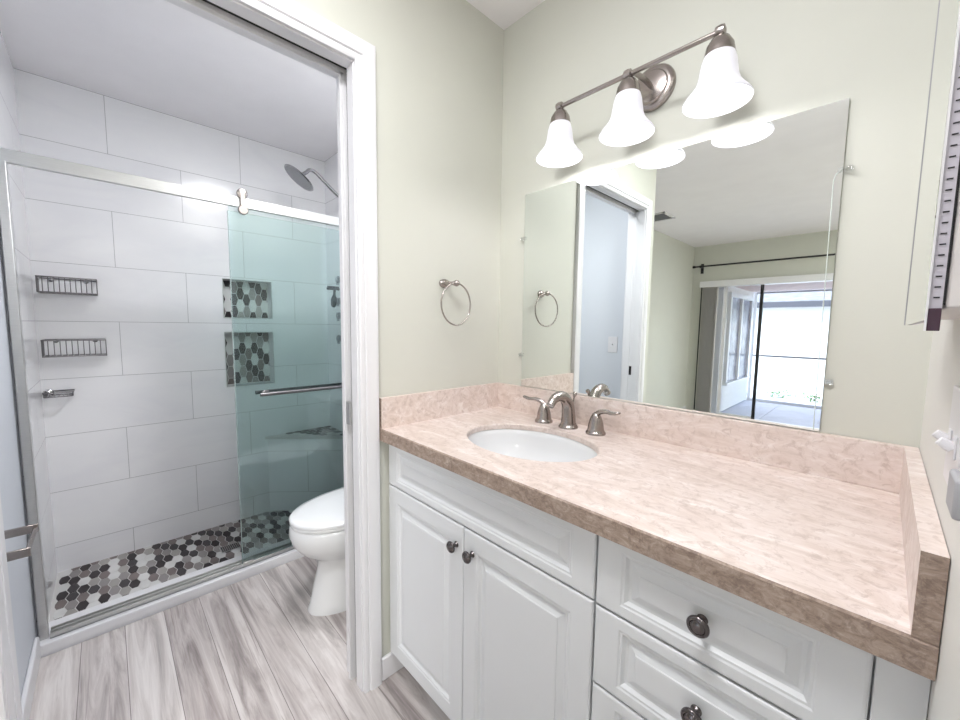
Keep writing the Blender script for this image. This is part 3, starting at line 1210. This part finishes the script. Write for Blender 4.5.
tube(bm, smooth_path([(-1.308, -.150, 1.472), (-1.308, -.152, 1.445), (-1.308, -.155, 1.415), (-1.308, -.158, 1.380), (-1.308, -.158, 1.360)], 4), [.008] * 5 + [.009, .012, .015, .018, .019, .018, .017, .016, .015, .013, .011, .006], 12)
obj('handle', bm, 'rubber', sq, smooth=True, angle=60)

# corner bench
be = thing('shower_bench', (-1.6, -.15, ZF), 'corner shower bench with white sides and hexagon mosaic seat', 'bench')
BT = .472
tri = [(XB, -.465), (-1.335, YS), (XB, YS)]
bm = new()
loft(bm, [[Vector((x, y, ZF)) for x, y in tri], [Vector((x, y, BT)) for x, y in tri]])
obj('base', bm, 'tile_y', be)
bm = new()
# seat slab with a slim pale edge; mosaic on top clipped by the diagonal
tri2 = [(XB, -.480), (-1.322, YS), (XB, YS)]
loft(bm, [[Vector((x, y, BT)) for x, y in tri2], [Vector((x, y, BT + .018)) for x, y in tri2]])
se = obj('seat', bm, 'grout', be)
bm = new()
random.seed(5)
wdt = math.sqrt(3) * .031
r_ = 0
x = XB + .02
while x < -1.35:
    y = YS - .03 - (wdt / 2 if r_ % 2 else 0)
    while y > -.60:
        if (x - XB) / .355 + (YS - y) / .43 < .92:
            mi = random.choices(range(6), (22, 15, 18, 25, 12, 15))[0]
            vs_ = [bm.verts.new((x + .029 * math.sin(PI / 3 * k), y + .029 * math.cos(PI / 3 * k + PI / 6) * 0 + .029 * math.cos(PI / 3 * k), BT + .0195)) for k in range(6)]
            bm.faces.new(vs_).material_index = mi
        y -= wdt * .98
    x += .0465
    r_ += 1
tag(obj('mosaic', bm, HEXM, se), 'hexagon mosaic top')

# drain
dn = thing('shower_drain', (-1.37, -.765, ZF), 'dark rectangular drain grate in the mosaic shower floor', 'drain')
bm = new()
bx(bm, -1.335, -1.405, -.815, -.715, ZF, ZF + .003)
obj('frame', bm, 'alu', dn)
bm = new()
for k in range(10):
    yy = -.810 + k * .0092
    bx(bm, -1.340, -1.400, yy, yy + .0068, ZF + .003, ZF + .0045)
obj('grate', bm, 'dark_nickel', dn)


# wire baskets
def wire_basket(z0, z1, y0, y1, label):
    t_ = thing('wire_basket', (XB, (y0 + y1) / 2, z0), label, 'wire basket', 'wire baskets on the shower wall')
    xf, xk = XB + .115, XB + .006
    r = .0022
    bm = new()
    for z in (z0, z1):
        rr_ = .0034 if z == z1 else .0028
        tube(bm, [(xk, y0, z), (xf, y0, z), (xf, y1, z), (xk, y1, z), (xk, y0, z)], rr_, 8)
    n = 11
    for k in range(n + 1):
        y = y0 + (y1 - y0) * k / n
        tube(bm, [(xf, y, z1), (xf, y, z0), (xk, y, z0)], .0017, 6)
    for k in range(1, 5):
        x = xk + (xf - xk) * k / 5
        for yy in (y0, y1):
            tube(bm, [(x, yy, z1), (x, yy, z0)], .0016, 6)
    for k in (1, 2, 3):
        x = xk + (xf - xk) * k / 4
        tube(bm, [(x, y0, z0), (x, y1, z0)], .0014, 6)
    obj('wire_frame', bm, 'wire', t_, smooth=True, angle=60)
    for y in (y0 + .04, y1 - .04):
        bm = new()
        lathe(bm, [(.010, .0005), (.010, .006), (.006, .008)], (XB, y, z1 - .006), (1, 0, 0), 16)
        obj('mounting_stud', bm, 'chrome', t_, smooth=True)
    return t_


wire_basket(1.388, 1.459, -1.44, -1.240, 'upper wire basket with rounded rails on the white tile wall')
wire_basket(1.082, 1.160, -1.44, -1.222, 'lower wire basket on the white tile wall below the other one')
so_ = thing('soap_dish', (XB, -1.41, .89), 'small chrome wire soap dish under the two wire baskets', 'soap dish')
bm = new()
tube(bm, [(XB + .006, -1.452, .905), (XB + .09, -1.452, .905), (XB + .095, -1.35, .905), (XB + .006, -1.35, .905), (XB + .006, -1.452, .905)], .003, 8)
tube(bm, [(XB + .012, -1.448, .885), (XB + .085, -1.448, .885), (XB + .085, -1.356, .885), (XB + .012, -1.356, .885), (XB + .012, -1.448, .885)], .003, 8)
for k in range(7):
    y = -1.445 + k * .0145
    tube(bm, [(XB + .012, y, .885), (XB + .085, y, .885)], .0017, 6)
for (x, y) in ((XB + .09, -1.45), (XB + .09, -1.352)):
    tube(bm, [(x, y, .885), (x, y, .905)], .0022, 6)
obj('wire_tray', bm, 'wire', so_, smooth=True, angle=60)
bm = new()
lathe(bm, [(.019, .0005), (.019, .005), (.012, .010)], (XB, -1.44, .895), (1, 0, 0), 20)
obj('mount', bm, 'chrome', so_, smooth=True)

# toilet room ceiling lamp; bedroom and vanity fixtures are added for the fill lights
for nm, (x, y, z, r), lab in (('ceiling_lamp_or_fill', (2.45, -3.3, H, .36), 'added round flush opal fill lamp in the bedroom'), ('ceiling_lamp_or_fill', (-.37, -.52, HB, .18), 'round flush ceiling lamp over the toilet'), ('ceiling_lamp_or_fill', (.74, -1.05, H, .19), 'added round flush fill lamp over the vanity area')):
    t_ = thing(nm, (x, y, z), lab, 'ceiling lamp')
    bm = new()
    lathe(bm, [(r, 0), (r, -.012), (r * .96, -.02), (r * .92, -.012), (r * .92, -.002)], (x, y, z - .0005), (0, 0, 1), 40)
    obj('rim', bm, 'alu', t_, smooth=True)
    bm = new()
    lathe(bm, [(r * .91, -.003), (r * .91, -.012), (r * .85, -.018), (.001, -.022)], (x, y, z), (0, 0, 1), 40)
    obj('diffuser', bm, 'lamp_white', t_, smooth=True)

# ------------------------------------------------------------------ bedroom things seen in the mirror
cv = thing('ceiling_vent', (-.58, -3.1, H), 'dark slatted air vent in the bedroom ceiling seen in the mirror', 'vent')
bm = new()
x0, x1, y0, y1 = -.72, -.50, -3.27, -2.97
bx(bm, x0, x0 + .02, y0, y1, H - .012, H - .0005)
bx(bm, x1 - .02, x1, y0, y1, H - .012, H - .0005)
bx(bm, x0, x1, y0, y0 + .02, H - .012, H - .0005)
bx(bm, x0, x1, y1 - .02, y1, H - .012, H - .0005)
obj('frame', bm, 'plastic', cv)
bm = new()
bx(bm, x0 + .02, x1 - .02, y0 + .02, y1 - .02, H - .003, H - .0006)  # dark sheet painted as the shade inside the duct
obj('duct_shade', bm, 'slot', cv)
bm = new()
for k in range(7):
    y = y0 + .045 + k * .035
    v = bx(bm, x0 + .02, x1 - .02, y, y + .004, H - .014, H - .003)
obj('slats', bm, 'grey_plastic', cv)

cr = thing('curtain_rod', (.2, YF + .07, 2.14), 'black curtain rod across the wall above the sliding door', 'curtain rod')
bm = new()
tube(bm, [(-.83, YF + .075, 2.145), (1.5, YF + .075, 2.145)], .011, 12)
obj('rod', bm, 'black', cr, smooth=True)
bm = new()
lathe(bm, [(.011, 0), (.018, -.005), (.018, -.035), (.01, -.04)], (-.83, YF + .075, 2.145), (1, 0, 0), 16)
obj('finial', bm, 'black', cr, smooth=True)
bm = new()
bx(bm, -.775, -.745, YF + .0005, YF + .085, 2.128, 2.16)
bx(bm, -.778, -.742, YF + .0005, YF + .012, 2.05, 2.19)
obj('bracket', bm, 'black', cr)

# sliding patio door
sdn = thing('patio_door', (.2, YF - .06, 0), 'white framed sliding glass patio door standing open in the bedroom', 'sliding door')
yf0, yf1 = YF - .11, YF - .01
bm = new()
bx(bm, DX0, DX0 + .045, yf0, yf1, .002, DZ - .001)
bx(bm, DX1 - .045, DX1, yf0, yf1, .002, DZ - .001)
bx(bm, DX0, DX1, yf0, yf1, DZ - .05, DZ - .001)
bx(bm, DX0, DX1, yf0, yf1, .001, .022)
obj('frame', bm, 'trim', sdn)
bm = new()
bx(bm, -.045, -.010, YF - .055, YF - .020, .022, DZ - .05)
tag(obj('stile', bm, 'black', sdn), 'black vertical door stile')
bm = new()
bx(bm, -.470, -.425, YF - .055, YF - .020, .022, DZ - .05)
bx(bm, -.425, -.045, YF - .055, YF - .020, .022, .055)
obj('sash', bm, 'trim', sdn)
bm = new()
bx(bm, -.425, -.045, YF - .040, YF - .034, .055, DZ - .05)
obj('glass', bm, 'glass_clear', sdn)

vb = thing('vertical_blinds', (-.6, YF + .05, 0), 'off white vertical blinds drawn to the left of the patio door', 'blinds')
bm = new()
bx(bm, -.76, 1.17, YF + .0005, YF + .075, 1.845, 1.93)
obj('headrail', bm, 'trim', vb, bevel=.003)
bm = new()
for k in range(12):
    x = -.715 + k * .0165
    vv = [(x, YF + .005), (x + .006, YF + .03), (x + .004, YF + .055), (x, YF + .075)]
    lo = [Vector((a, b, .03)) for a, b in vv] + [Vector((a + .0015, b, .03)) for a, b in reversed(vv)]
    hi = [Vector((p.x, p.y, 1.845)) for p in lo]
    loft(bm, [lo, hi])
obj('slats', bm, 'pvc', vb)
bm = new()
tube(bm, [(-.735, YF + .06, 1.845), (-.738, YF + .06, .06)], .008, 8)
tag(obj('wand', bm, 'black', vb), 'black vertical wand')

# patio
PY = YF - .12
bm = new()
for i in range(9):
    for j in range(3):
        x = -1.2 + i * .6
        y = PY - .60 * (j + 1)
        bx(bm, x + .004, x + .596, y + .004, y + .596, -.06, -.012)
bx(bm, -1.2, 4.2, PY, PY - 1.83, -.1, -.018, 1)
struct('floor_patio', bm, ['patio', 'grout'], label='pale patio paving')
bm = new()
bx(bm, -6, 8, -18, PY - 1.83, -.15, -.07)
struct('ground', bm, 'stucco')
bm = new()
bx(bm, -.62, -.50, PY, -7.05, 0, 1.90)
struct('wall_patio_left', bm, 'stucco', label='white patio wall with louvred window')
bm = new()
bx(bm, -1.0, 4.0, PY, -7.05, 1.905, 1.96)
struct('ceiling_patio', bm, 'roof', label='pinkish patio soffit')
# louvred window on the patio side wall
pw = thing('patio_window', (-.50, -6.1, 1.2), 'white framed obscured window on the patio side wall', 'window')
bm = new()
wy0, wy1, wz0, wz1 = -5.40, -6.75, .45, 1.80
bx(bm, -.499, -.44, wy0, wy0 - .07, wz0, wz1)
bx(bm, -.499, -.44, wy1, wy1 + .07, wz0, wz1)
bx(bm, -.498, -.441, wy0 - .07, wy1 + .07, wz1 - .07, wz1 - .001)
bx(bm, -.499, -.42, wy0 + .02, wy1 - .02, wz0 - .03, wz0 - .001)
bx(bm, -.498, -.441, -6.05, -6.12, wz0 + .01, wz1 - .07)
obj('frame', bm, 'trim', pw)
for a, b in ((wy0 - .07, -6.05), (-6.12, wy1 + .07)):
    bm = new()
    bx(bm, -.4985, -.47, a, b, wz0, wz1 - .07)
    obj('pane', bm, 'obscure', pw)
# screen frame at the end of the patio
sc = thing('patio_screen_frame', (1.5, -7.1, 0), 'white frame with grey middle rail at the end of the patio', 'screen frame')
bm = new()
for x in (-.5, 2.6, 4.1):
    bx(bm, x, x + .04, -7.08, -7.12, -.07, 1.90)
bx(bm, -.5, 4.15, -7.06, -7.14, -.07, .03)
obj('posts', bm, 'trim', sc)
bm = new()
bx(bm, -.46, 4.15, -7.075, -7.115, .78, .81)
bx(bm, -.46, 4.15, -7.06, -7.12, 1.875, 1.90)
tag(obj('rail', bm, 'grey_plastic', sc), 'grey middle and top rails')
# neighbouring house
nb = thing('neighbour_house', (2, -12, 0), 'bright white neighbouring house with grey roof edge beyond the patio', 'house')
bm = new()
bx(bm, -5, 8, -12, -13, -.1, 1.98)
obj('wall', bm, 'stucco', nb)
bm = new()
v = [Vector((-5, -11.7, 2.0)), Vector((-5, -13.5, 2.5)), Vector((-5, -13.5, 1.95)), Vector((-5, -11.7, 1.90))]
loft(bm, [v, [p + Vector((13, 0, 0)) for p in v]])
obj('roof', bm, 'roof_grey', nb)
bm = new()
bx(bm, -5, 8, -11.66, -11.70, 1.84, 1.98)  # dark strip added as the shadow line below the eave
obj('eave_shadow', bm, 'eave_shadow', nb)
# shrub and low plants
def leaves(bm, c, rad, n, size):
    for _ in range(n):
        d = Vector((random.gauss(0, 1), random.gauss(0, 1), random.gauss(0, 1))).normalized() * random.random() ** .5
        p = Vector(c) + Vector((d.x * rad[0], d.y * rad[1], d.z * rad[2]))
        a = Vector((random.uniform(-1, 1), random.uniform(-1, 1), random.uniform(-1, 1))).normalized()
        b = a.orthogonal().normalized()
        s_ = size * random.uniform(.6, 1.3)
        q = [p - a * s_, p + b * s_ * .4, p + a * s_, p - b * s_ * .4]
        bm.faces.new([bm.verts.new(z) for z in q])


tp = thing('tree', (1.55, -10.6, 0), 'light green leafy tree in front of the neighbouring roof', 'tree')
bm = new()
tube(bm, [(1.75, -10.6, -.1), (1.73, -10.62, 1.2), (1.6, -10.6, 2.4)], [.05, .04, .02], 8)
obj('trunk', bm, 'roof_grey', tp, smooth=True)
bm = new()
random.seed(3)
leaves(bm, (1.35, -10.6, 1.95), (.45, .4, .35), 320, .06)
obj('foliage', bm, 'leaf', tp)
bm = new()
for k in range(7):
    leaves(bm, (-.2 + k * .55, -8.2, .02), (.25, .18, .10), 60, .035)
tag(obj('low_plants', bm, 'leaf'), 'row of low green plants beyond the patio screen', 'plants', kind='stuff')
